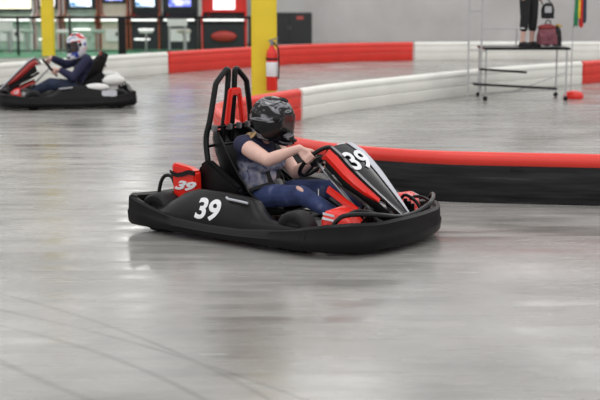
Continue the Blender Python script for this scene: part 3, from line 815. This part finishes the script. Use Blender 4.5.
# ------------------------------------------------------------------ yellow pillars
def pillar(label, p, w):
    T = thing('pillar', label, 'pillar', p, 0, 'yellow pillars')
    bm = BM(); box(bm, (0, 0, 4), (w, w * .9, 8)); obj('shaft', bm, M['yellow_paint'], T, bevel=.02)
    bm = BM(); box(bm, (0, 0, .015), (w + .12, w * .9 + .1, .03)); obj('base_plate', bm, M['grey_metal'], T, bevel=.005)
pp = G(264.5, 112); pillar('wide yellow square pillar standing behind the near driver', (pp.x, pp.y, 0), .355)
p2 = G(49, 57); pillar('slim-looking yellow pillar farther off above the distant kart', (p2.x, p2.y, 0), .30)

# fire extinguisher hung beside the near pillar
ex = thing('fire_extinguisher', 'red fire extinguisher with white label hung beside the near yellow pillar', 'fire extinguisher', (pp.x + .115, pp.y - .27, .33))
bm = BM(); lathe(bm, [(0, 0), (.07, 0), (.08, .015), (.08, .50), (.068, .56), (.035, .60), (.026, .63), (0, .63)], seg=28); obj('cylinder', bm, M['red_gloss'], ex)
bm = BM(); lathe(bm, [(.082, .20), (.0825, .201), (.0825, .40), (.082, .401)], seg=28); obj('paper_label', bm, M['white_decal'], ex)
bm = BM(); box(bm, (.0, -.003, .66), (.05, .045, .07)); tube(bm, [(-.05, 0, .69), (.09, 0, .735)], .011, 8); tube(bm, [(-.02, 0, .665), (.085, 0, .675)], .009, 8)
obj('valve_handle', bm, M['grey_metal'], ex, bevel=.003)
bm = BM(); tube(bm, catmull([(.02, -.03, .66), (.085, -.06, .60), (.098, -.06, .45), (.095, -.05, .26), (.09, -.04, .16)], 6), .011, 8); obj('hose', bm, M['rubber'], ex)
bm = BM(); box(bm, (0, .093, .35), (.06, .02, .30)); lathe(bm, [(.084, .43), (.086, .43), (.086, .455), (.084, .455)]); obj('wall_bracket', bm, M['black_metal'], ex)

# ------------------------------------------------------------------ marshal platform with a person, backpack and flags
pf = G(520, 100); PX, PY = pf.x, pf.y; s64 = 112 / CH
def pxx(px, y=None): return (px - 300) / FPX * ((y or PY)) * 1.0
PZ = CH - 58.5 / 64.0
T = thing('marshal_platform', 'low metal platform on thin grey legs in front of the white barrier', 'platform', (PX, PY, 0))
dx0, dx1 = -.60, .72
bm = BM(); box(bm, (.06, .2, PZ - .02), (1.36, .8, .04)); obj('deck', bm, M['black_metal'], T, bevel=.012)
gm = mat('dull steel tube', (.48, .48, .49), .5, .2)
for x, y in ((-.58, -.18), (.68, -.18), (-.58, .58), (.68, .58)):
    bm = BM(); tube(bm, [(x, y, .07), (x, y, PZ - .04)], .013, 8); lg = obj('leg', bm, gm, T)
    bm = BM(); lathe(bm, [(0, -.015), (.035, -.015), (.04, 0), (.035, .015), (0, .015)], Matrix.Translation((x, y, .04)) @ Matrix.Rotation(PI / 2, 4, 'X'), 16); obj('caster', bm, M['rubber'], lg)
for nm_, a, b, w in (('step', (-.68, -.24, .50), (.05, -.24, .45), .09), ('step', (-.78, -.30, .27), (.52, -.30, .20), .10)):
    bm = BM(); A, B_ = V(a), V(b); tube(bm, [A, B_], .016, 8); tube(bm, [A + V((0, w, 0)), B_ + V((0, w, 0))], .016, 8)
    box(bm, (A + B_) / 2 + V((0, w / 2, 0)), ((B_ - A).length, w, .02), rot_to((B_ - A).cross(V((0, 1, 0))), B_ - A)); obj(nm_, bm, M['black_metal'], T)
bm = BM(); tube(bm, [(-.58, -.18, .12), (.68, .58, .12)], .009, 6); tube(bm, [(.68, -.18, .45), (-.2, -.18, .12)], .008, 6); obj('brace', bm, gm, T)
for x in (-.86, -.66):
    bm = BM(); tube(bm, [(x, -.2, .02), (x, -.2, 1.95)], .014, 8); obj('rail_post', bm, gm, T)
bm = BM(); 
for z in (1.95, 1.40, .8, .3): tube(bm, [(-.86, -.2, z), (-.66, -.2, z)], .011, 6)
tube(bm, [(-.66, -.2, 1.13), (.0, -.2, 1.13), (.0, .5, 1.13)], .011, 6); tube(bm, [(.0, .5, PZ), (.0, .5, 1.13)], .011, 6)
tube(bm, [(-.66, -.2, .78), (-.58, -.18, .78)], .011, 6)
obj('guard_rail', bm, gm, T)

def standing_person(loc, rz):
    D = thing('person', 'person in cropped black trousers standing on the raised platform', 'person', loc, rz)
    bm = BM(); hipz = .88
    L, R_ = 1, -1; wr = {}
    head(bm, (.02, 0, 1.60), Matrix.Identity(3)); capsule(bm, (0, 0, 1.40), .055, (.01, 0, 1.5), .05)
    ellip(bm, (0, 0, .93), (.105, .155, .11)); ellip(bm, (0, 0, 1.08), (.09, .13, .13)); ellip(bm, (0, 0, 1.26), (.105, .16, .16))
    for s in (-1, 1):
        sh = V((0, s * .18, 1.38)); el = V((-.02, s * .235, 1.10)) if s > 0 else V((.0, s * .24, 1.11)); w = V((.04, s * .24, .86)) if s > 0 else V((.07, s * .25, .88)); wr[s] = w
        capsule(bm, (0, 0, 1.36), .06, sh, .05); chain(bm, [sh, el, w], [.048, .037, .024])
        relaxed_hand(bm, w, (.12, 0, -1), (1, 0, .1), (0, -s, 0))
        h = V((0, s * .085, hipz)); k = V((.02, s * .095, .47)); a = V((-.01, s * .10, .08))
        chain(bm, [h, k, k + V((-.015, 0, -.12)), a, a + V((.0, 0, -.03))], [.085, .052, .052, .034, .034]); capsule(bm, a + V((-.02, 0, -.04)), .035, a + V((.13, 0, -.05)), .025)
    body = merge('body', bm, M['skin'], D, .009, 3); face_parts(body, V((.02, 0, 1.60)), Matrix.Identity(3))
    bm = BM(); ellip(bm, (0, 0, .93), (.12, .17, .13)); ellip(bm, (0, 0, 1.08), (.105, .145, .15)); ellip(bm, (0, 0, 1.26), (.12, .175, .17))
    for s in (-1, 1): capsule(bm, (0, 0, 1.36), .065, (0, s * .185, 1.375), .06); capsule(bm, (0, s * .185, 1.375), .06, (-.01, s * .215, 1.2), .056)
    merge('shirt', bm, M['black_cloth'], D, .01, 3)
    bm = BM(); ellip(bm, (0, 0, .90), (.125, .175, .10))
    for s in (-1, 1): chain(bm, [V((0, s * .085, .88)), V((.02, s * .095, .47)), V((.005, s * .097, .29))], [.10, .072, .066])
    merge('trousers', bm, M['black_cloth'], D, .01, 3)
    bm = BM(); ellip(bm, (.0, 0, 1.645), (.105, .085, .10)); ellip(bm, (-.05, 0, 1.58), (.06, .08, .12)); obj('hair', bm, M['dark_hair'], D)
    for s in (-1, 1):
        bm = BM(); capsule(bm, (-.03, s * .10, .045), .042, (.06, s * .10, .04), .04); capsule(bm, (.06, s * .10, .04), .04, (.15, s * .10, .032), .03); box(bm, (.05, s * .10, .012), (.25, .075, .024))
        merge('shoe', bm, M['black_cloth'], D, .008, 2)
    return D
stx = (526 - 300) / FPX * (PY + .15)
sp_ = standing_person((stx, PY + .16, PZ), math.radians(-55))

bp_ = thing('backpack', 'dusty pink and black backpack on the platform beside the standing person', 'backpack', ((546 - 300) / FPX * (PY + .1), PY + .12, PZ), .2)
pk = mat('pink cloth', (.22, .07, .09), .8, scale=20, bump=.2, var=.25); rdm = mat('maroon cloth', (.22, .03, .03), .8, var=.2)
bm = BM(); ellip(bm, (-.01, 0, .165), (.165, .11, .18)); box(bm, (-.01, 0, .09), (.29, .19, .16)); b_ = merge('bag_body', bm, pk, bp_, .01, 6)
b_.data.transform(Matrix.Translation((0, 0, .02)))
bm = BM(); ellip(bm, (.15, 0, .17), (.07, .105, .16)); box(bm, (.155, 0, .08), (.10, .18, .14)); merge('side_pocket', bm, M['black_cloth'], bp_, .01, 5)
bm = BM(); ellip(bm, (-.02, 0, .30), (.15, .105, .055)); obj('top_flap', bm, rdm, bp_)
bm = BM(); tube(bm, catmull([(-.05, 0, .345), (-.03, 0, .40), (.03, 0, .40), (.05, 0, .345)], 5), .009, 8); obj('carry_handle', bm, M['black_cloth'], bp_)
bm = BM(); box(bm, (.17, -.03, .33), (.10, .05, .03), Matrix.Rotation(.3, 3, 'Y')); obj('zip_tag', bm, mat('ochre cloth', (.55, .35, .06), .7), bp_, bevel=.006)

hb = thing('handbag', 'black and grey bag hanging at the hip of the standing person above the backpack', 'bag', ((545 - 300) / FPX * (PY + .1), PY + .10, PZ + .43), .1)
bm = BM(); ellip(bm, (0, 0, .13), (.11, .055, .13)); box(bm, (0, 0, .08), (.19, .09, .14)); merge('bag_body', bm, M['black_cloth'], hb, .008, 4)
bm = BM(); box(bm, (-.01, -.058, .15), (.11, .012, .10)); obj('front_pocket', bm, mat('grey cloth', (.45, .45, .47), .7), hb, bevel=.005)
bm = BM(); tube(bm, catmull([(-.08, 0, .22), (-.17, .03, .42), (-.24, .04, .60), (-.10, .03, .42), (.08, 0, .22)], 5), .009, 8); obj('shoulder_strap', bm, M['black_cloth'], hb)

# flags on a pole standing in a red base
fb_ = G(573.5, 98.5); FT = thing('flag_stand', 'thin flag pole on a red foot holding furled race flags right of the platform', 'flag stand', (fb_.x, fb_.y, 0))
bm = BM(); lathe(bm, [(0, 0), (.15, 0), (.16, .02), (.155, .07), (.12, .11), (.03, .13), (0, .13)], seg=28); obj('foot', bm, M['red_gloss'], FT)
bm = BM(); tube(bm, [(-.05, 0, .1), (-.05, 0, 2.25)], .008, 8); tube(bm, [(-.05, 0, 2.2), (.18, 0, 2.2)], .008, 8); obj('pole', bm, gm, FT)
for i, (nm_, col, x, zb) in enumerate((('flag', (.02, .22, .09), .0, 1.16), ('flag', (.80, .62, .05), .04, 1.3), ('flag', (.62, .03, .025), .085, 1.15), ('flag', (.03, .035, .06), .125, 1.22))):
    fm = mat('flag cloth %d' % i, col, .75, var=.15)
    secs = []
    for k in range(15):
        z = 2.2 - (2.2 - zb) * k / 14; w = .022 + .014 * k / 14
        secs.append([V((x + w * math.cos(a) * (1 + .25 * math.sin(3 * a + k * .3)) + .004 * math.sin(k * .8 + i), .03 + .028 * math.sin(a) * (1 + .3 * math.sin(4 * a + i)), z + (.03 * math.sin(2 * a + i) if k == 14 else 0))) for a in (2 * PI * q / 14 for q in range(14))])
    bm = BM(); loft(bm, secs); obj(nm_, bm, fm, FT)

# ------------------------------------------------------------------ arcade beyond the track
RY = 33.0
def X(px, y): return (px - 300) / FPX * (y * math.cos(PITCH) + 0.2)
def Z(py, y): return CH - (py + 12) / FPX * y * .985
bm = BM(); box(bm, ((X(-200, 34) + X(262, 34)) / 2, 36.4, .004), (X(262, 34) - X(-200, 34), 9, .008)); struct(obj('floor_carpet', bm, ramp_mat('green carpet', [(.4, (.05, .22, .10)), (.6, (.12, .34, .2))], 2.0, .8), smooth=False))
rail = thing('railing', 'long dark railing dividing the track from the games arcade', 'railing', (X(120, RY), RY, 0))
xa, xb = X(-60, RY) - X(120, RY), X(262, RY) - X(120, RY)
bm = BM(); box(bm, ((xa + xb) / 2, 0, .99), (xb - xa, .09, .07)); obj('top_rail', bm, M['black_metal'], rail, bevel=.015)
for px in (-40, 18, 70, 122, 200, 250):
    bm = BM(); w = .20 if px == 122 else .06; box(bm, (X(px, RY) - X(120, RY), 0, .48), (w, .06, .96)); obj('post', bm, M['black_metal'], rail, bevel=.008)
bm = BM()
for k in range(1): tube(bm, [(xa, 0, .12), (xb, 0, .12)], .015, 6)
obj('bottom_rail', bm, M['black_metal'], rail)

def screen_mat(name, stops, s, strn):
    m = ramp_mat(name, stops, s, .2, 3, .5)
    b = m.node_tree.nodes['Principled BSDF']; r = [x for x in m.node_tree.nodes if x.bl_idname == 'ShaderNodeValToRGB'][0]
    m.node_tree.links.new(r.outputs['Color'], b.inputs['Emission Color']); b.inputs['Emission Strength'].default_value = strn
    return m
SC = [screen_mat('warm screen', [(.35, (.9, .8, .35)), (.55, (1, .95, .75))], 2, 1.3), screen_mat('white blue screen', [(.38, (.03, .12, .30)), (.47, (.6, .8, 1)), (.6, (1, 1, 1))], 2.2, 1.3),
      screen_mat('violet screen', [(.38, (.02, .05, .2)), (.52, (.15, .2, .8)), (.66, (.9, .85, 1))], 2.6, 1.3), screen_mat('white screen', [(.3, (.9, .9, 1)), (.7, (1, 1, 1))], 2, 1.2)]
light_bar = mat('lit light bar', (.9, .9, .9), .4, emit=(1, 1, .96), estr=1.1)
def machine(label, px0, px1, y, top, body_m, screen, side_m, screen_py, low='bars', grp='arcade machines'):
    x0, x1 = X(px0, y), X(px1, y); w = x1 - x0; cx = (x0 + x1) / 2
    T = thing('arcade_machine', label, 'arcade machine', (cx, y, 0), 0, grp)
    d = .75
    prof = [(d / 2, 0), (d / 2, top), (-.28, top), (-.32, top - .22), (-.02, top - .30), (.02, 1.02), (-.16, .96), (-.38, .90), (-.38, .80), (-.28, .74), (-.28, 0)]
    bm = BM(); prism(bm, prof, 0, -w / 2 + .03, w / 2 - .03); bd = obj('cabinet_body', bm, body_m, T, smooth=False)
    for s in (-1, 1):
        bm = BM(); pr = [(d / 2 + .01, 0), (d / 2 + .01, top + .03), (-.34, top + .03), (-.36, top - .24), (-.08, top - .34), (-.05, 1.06), (-.42, .93), (-.42, .78), (-.31, .72), (-.31, 0)]
        prism(bm, pr, 0, s * (w / 2) - .02, s * (w / 2) + .02); obj('side_panel', bm, side_m, T, smooth=False)
    zt = Z(-30, y); zb = Z(screen_py, y)
    zb = max(zb, 1.06); full = w > 1.0 and low == 'door'
    bm = BM(); box(bm, (0, -.05, (zb + zt) / 2), (w - .06, .05, zt - zb + .06)); obj('bezel', bm, M['red_gloss'] if low == 'red' else dark, T, bevel=.01)
    k_ = .92 if full else (.50 if low == 'red' else .66)
    bm = BM(); box(bm, (0, -.09, (zb + .05 + zt) / 2), (w * k_, .05, zt - zb - .05)); obj('screen', bm, screen, T, bevel=.01)
    bm = BM(); box(bm, (0, -.33, top - .11), (w - .1, .05, .18)); obj('marquee', bm, screen, T, bevel=.01)
    bm = BM(); box(bm, (0, -.405, .85), (w - .08, .03, .05)); obj('light_bar', bm, light_bar, T, bevel=.006)
    bm = BM()
    for k in (-.22, 0, .22): lathe(bm, [(0, .03), (.025, .03), (.03, 0)], Matrix.Translation((w * k, -.26, .93)), 12)
    tube(bm, [(-w * .35, -.26, .93), (-w * .35, -.27, 1.02)], .012, 6); obj('control', bm, M['red_gloss'], T)
    if low == 'bars':
        for k, z in enumerate((.30, .58)):
            bm = BM(); box(bm, (-w * .1 + k * w * .15, -.30, z), (w * .55, .04, .045)); obj('coin_slot_light', bm, light_bar, T, bevel=.008)
    elif low == 'door':
        bm = BM(); box(bm, (0, -.30, .42), (w * .6, .04, .36)); dr = obj('coin_door', bm, M['white_paint'], T, bevel=.01)
        bm = BM(); box(bm, (w * .12, -.325, .45), (.05, .02, .1)); obj('coin_slot', bm, M['black_metal'], dr)
    elif low == 'red':
        bm = BM(); ellip(bm, (0, -.34, .38), (w * .30, .10, .16)); obj('bucket_seat', bm, mat('dull red vinyl', (.45, .04, .03), .4), T)
    return T
orange = mat('orange laminate', (.38, .10, .05), .5); dark = mat('dark laminate', (.02, .025, .03), .4); beige = mat('beige laminate', (.62, .58, .48), .5); gcol = mat('pale green laminate', (.36, .47, .39), .5, var=.35, scale=5)
pinkp = mat('pinkish laminate', (.70, .48, .46), .5); greyp = mat('grey laminate', (.36, .37, .38), .5)
machine('arcade machine with large glowing pale yellow screen at far left', -8, 34, 36.4, 1.95, gcol, SC[0], M['white_paint'], 10, 'door')
machine('narrow pinkish arcade machine between yellow screen and slim pillar', 38, 60, 36.4, 1.9, gcol, SC[3], pinkp, 8, 'bars')
machine('orange arcade machine with white-blue screen right of the slim yellow pillar', 66, 98, 36.4, 1.9, gcol, SC[1], orange, 8, 'bars')
machine('orange and beige arcade machine above the dark railing post', 102, 128, 36.4, 1.9, beige, SC[2], orange, 2, 'door')
machine('dark arcade machine with bright white-blue screen left of the violet-screen machine', 132, 160, 36.4, 1.95, dark, SC[1], orange, 8, 'bars')
machine('dark arcade machine with violet-blue screen left of the red machine', 164, 197, 36.4, 1.95, dark, SC[2], dark, 8, 'door')
machine('red arcade machine with plain white screen next to the near yellow pillar', 203, 246, 36.4, 1.95, dark, SC[3], M['red_gloss'], 11, 'red')

def stool(label, px, y, col):
    T = thing('stool', label, 'stool', (X(px, y), y, 0), 0, 'arcade stools')
    bm = BM(); lathe(bm, [(0, .62), (.17, .62), (.19, .60), (.19, .55), (.17, .53), (0, .53)], seg=24); obj('seat', bm, col, T)
    bm = BM(); tube(bm, [(0, 0, .03), (0, 0, .54)], .03, 10); obj('post', bm, M['steel'], T)
    bm = BM(); lathe(bm, [(0, .03), (.03, .03), (.18, .012), (.18, 0), (0, 0)], seg=24); obj('foot', bm, M['steel'], T)
for lab, px, col in (('white-topped stool at the left edge of the arcade', 8, M['white_paint']), ('pale green stool left of the slim yellow pillar', 27, gcol), ('white-topped stool just right of the slim yellow pillar', 63, M['white_paint']), ('pale green stool behind the distant driver helmet', 98, gcol),
                     ('white-topped stool right of the thick railing post', 146, M['white_paint']), ('beige-topped stool below the violet screen', 184, beige)):
    stool(lab, px, 34.6, col)

def cube_bench(label, px0, px1, py0, py1, y, m):
    x0, x1 = X(px0, y), X(px1, y); z1 = Z(py0, y); z0 = max(Z(py1, y), 0)
    T = thing('prize_box', label, 'box', ((x0 + x1) / 2, y, 0), 0, 'white prize boxes')
    bm = BM(); box(bm, (0, 0, z0 + (z1 - z0) / 2), (x1 - x0, .3, z1 - z0)); obj('carton', bm, m, T, bevel=.02)
    bm = BM(); box(bm, (0, 0, z1 + .012), ((x1 - x0) * 1.06, .33, .03)); obj('lid', bm, M['white_decal'], T, bevel=.006)
    bm = BM()
    for sx in (-1, 1): box(bm, (sx * (x1 - x0) * .42, 0, z0 / 2), (.03, .25, z0))
    obj('stand', bm, gm, T)
cube_bench('white box on a low stand at the far left behind the railing', -4, 12, 21, 31, 34.2, M['white_paint'])
cube_bench('white box on a low stand below the dark violet-screen machine', 168, 187, 17, 26, 34.2, M['white_paint'])

# black storage cabinet against the grey wall
ct = thing('storage_cabinet', 'matte black storage cabinet with small red label right of the near yellow pillar', 'cabinet', (X(289, 40), 40, 0))
wd = X(312, 40) - X(266, 40); hz = Z(12.5, 40); mk = mat('matte black panel', (.03, .032, .034), .6)
bm = BM(); box(bm, (0, .25, hz / 2), (wd, .5, hz)); obj('body', bm, mk, ct, bevel=.015)
for s in (-1, 1):
    bm = BM(); box(bm, (s * wd / 4, -.012, hz / 2), (wd / 2 - .02, .025, hz - .06)); dr = obj('door', bm, mk, ct, bevel=.006)
    bm = BM(); tube(bm, [(s * .04, -.05, hz * .45), (s * .04, -.05, hz * .6)], .01, 8); obj('handle', bm, M['grey_metal'], dr)
bm = BM(); box(bm, (X(300, 40) - X(289, 40), -.03, hz - .16), (.22, .01, .10)); obj('red_label', bm, mat('red label', (.55, .10, .08), .5), ct)
# grey kiosk panel left of the near pillar
gk = thing('partition_post', 'pale grey upright panel between red machine and near yellow pillar', 'panel', (X(255, 38.6), 38.6, 0))
bm = BM(); box(bm, (0, 0, 1.2), (X(262, 38.6) - X(247, 38.6), .12, 2.4)); obj('panel', bm, greyp, gk, bevel=.01)
bm = BM(); box(bm, (0, 0, .03), (X(262, 38.6) - X(247, 38.6) + .1, .3, .06)); obj('base', bm, M['black_metal'], gk, bevel=.01)

# ------------------------------------------------------------------ lights: rows of high-bay lamps under the roof
lamp_house = mat('lamp housing', (.6, .6, .6), .4)
lamp_glow = mat('lamp diffuser', (.9, .9, .9), .4, emit=(1, .985, .95), estr=14)
n = 0
for ix in (-3, -2, -1, 0, 1, 2, 3):
    for iy in range(6):
        x, y, z = ix * 7.2 + (.8 if ix == 0 else 0), 1.5 + iy * 8.0, 7.3
        L = bpy.data.lights.new('ceiling_lamp_light', 'AREA'); L.shape = 'RECTANGLE'; L.size = 2.4; L.size_y = 2.4; L.energy = 75; L.color = (1, .985, .95)
        o = bpy.data.objects.new('ceiling_lamp_light', L); C.objects.link(o); o.location = (x, y, z - .07)

L = bpy.data.lights.new('flood_lamp_light', 'AREA'); L.shape = 'RECTANGLE'; L.size = .7; L.size_y = .5; L.energy = 34; L.color = (1, .99, .95)
o = bpy.data.objects.new('flood_lamp_light', L); C.objects.link(o); o.location = (-5.3, 39.5, 6.3); o.rotation_euler = (math.radians(-50), 0, 0)
w = bpy.data.worlds.new('hall'); scene.world = w; w.use_nodes = True
w.node_tree.nodes['Background'].inputs[0].default_value = (.98, .98, 1, 1); w.node_tree.nodes['Background'].inputs[1].default_value = .92
scene.view_settings.view_transform = 'Standard'; scene.view_settings.look = 'None'; scene.view_settings.gamma = 1; scene.view_settings.exposure = -.08
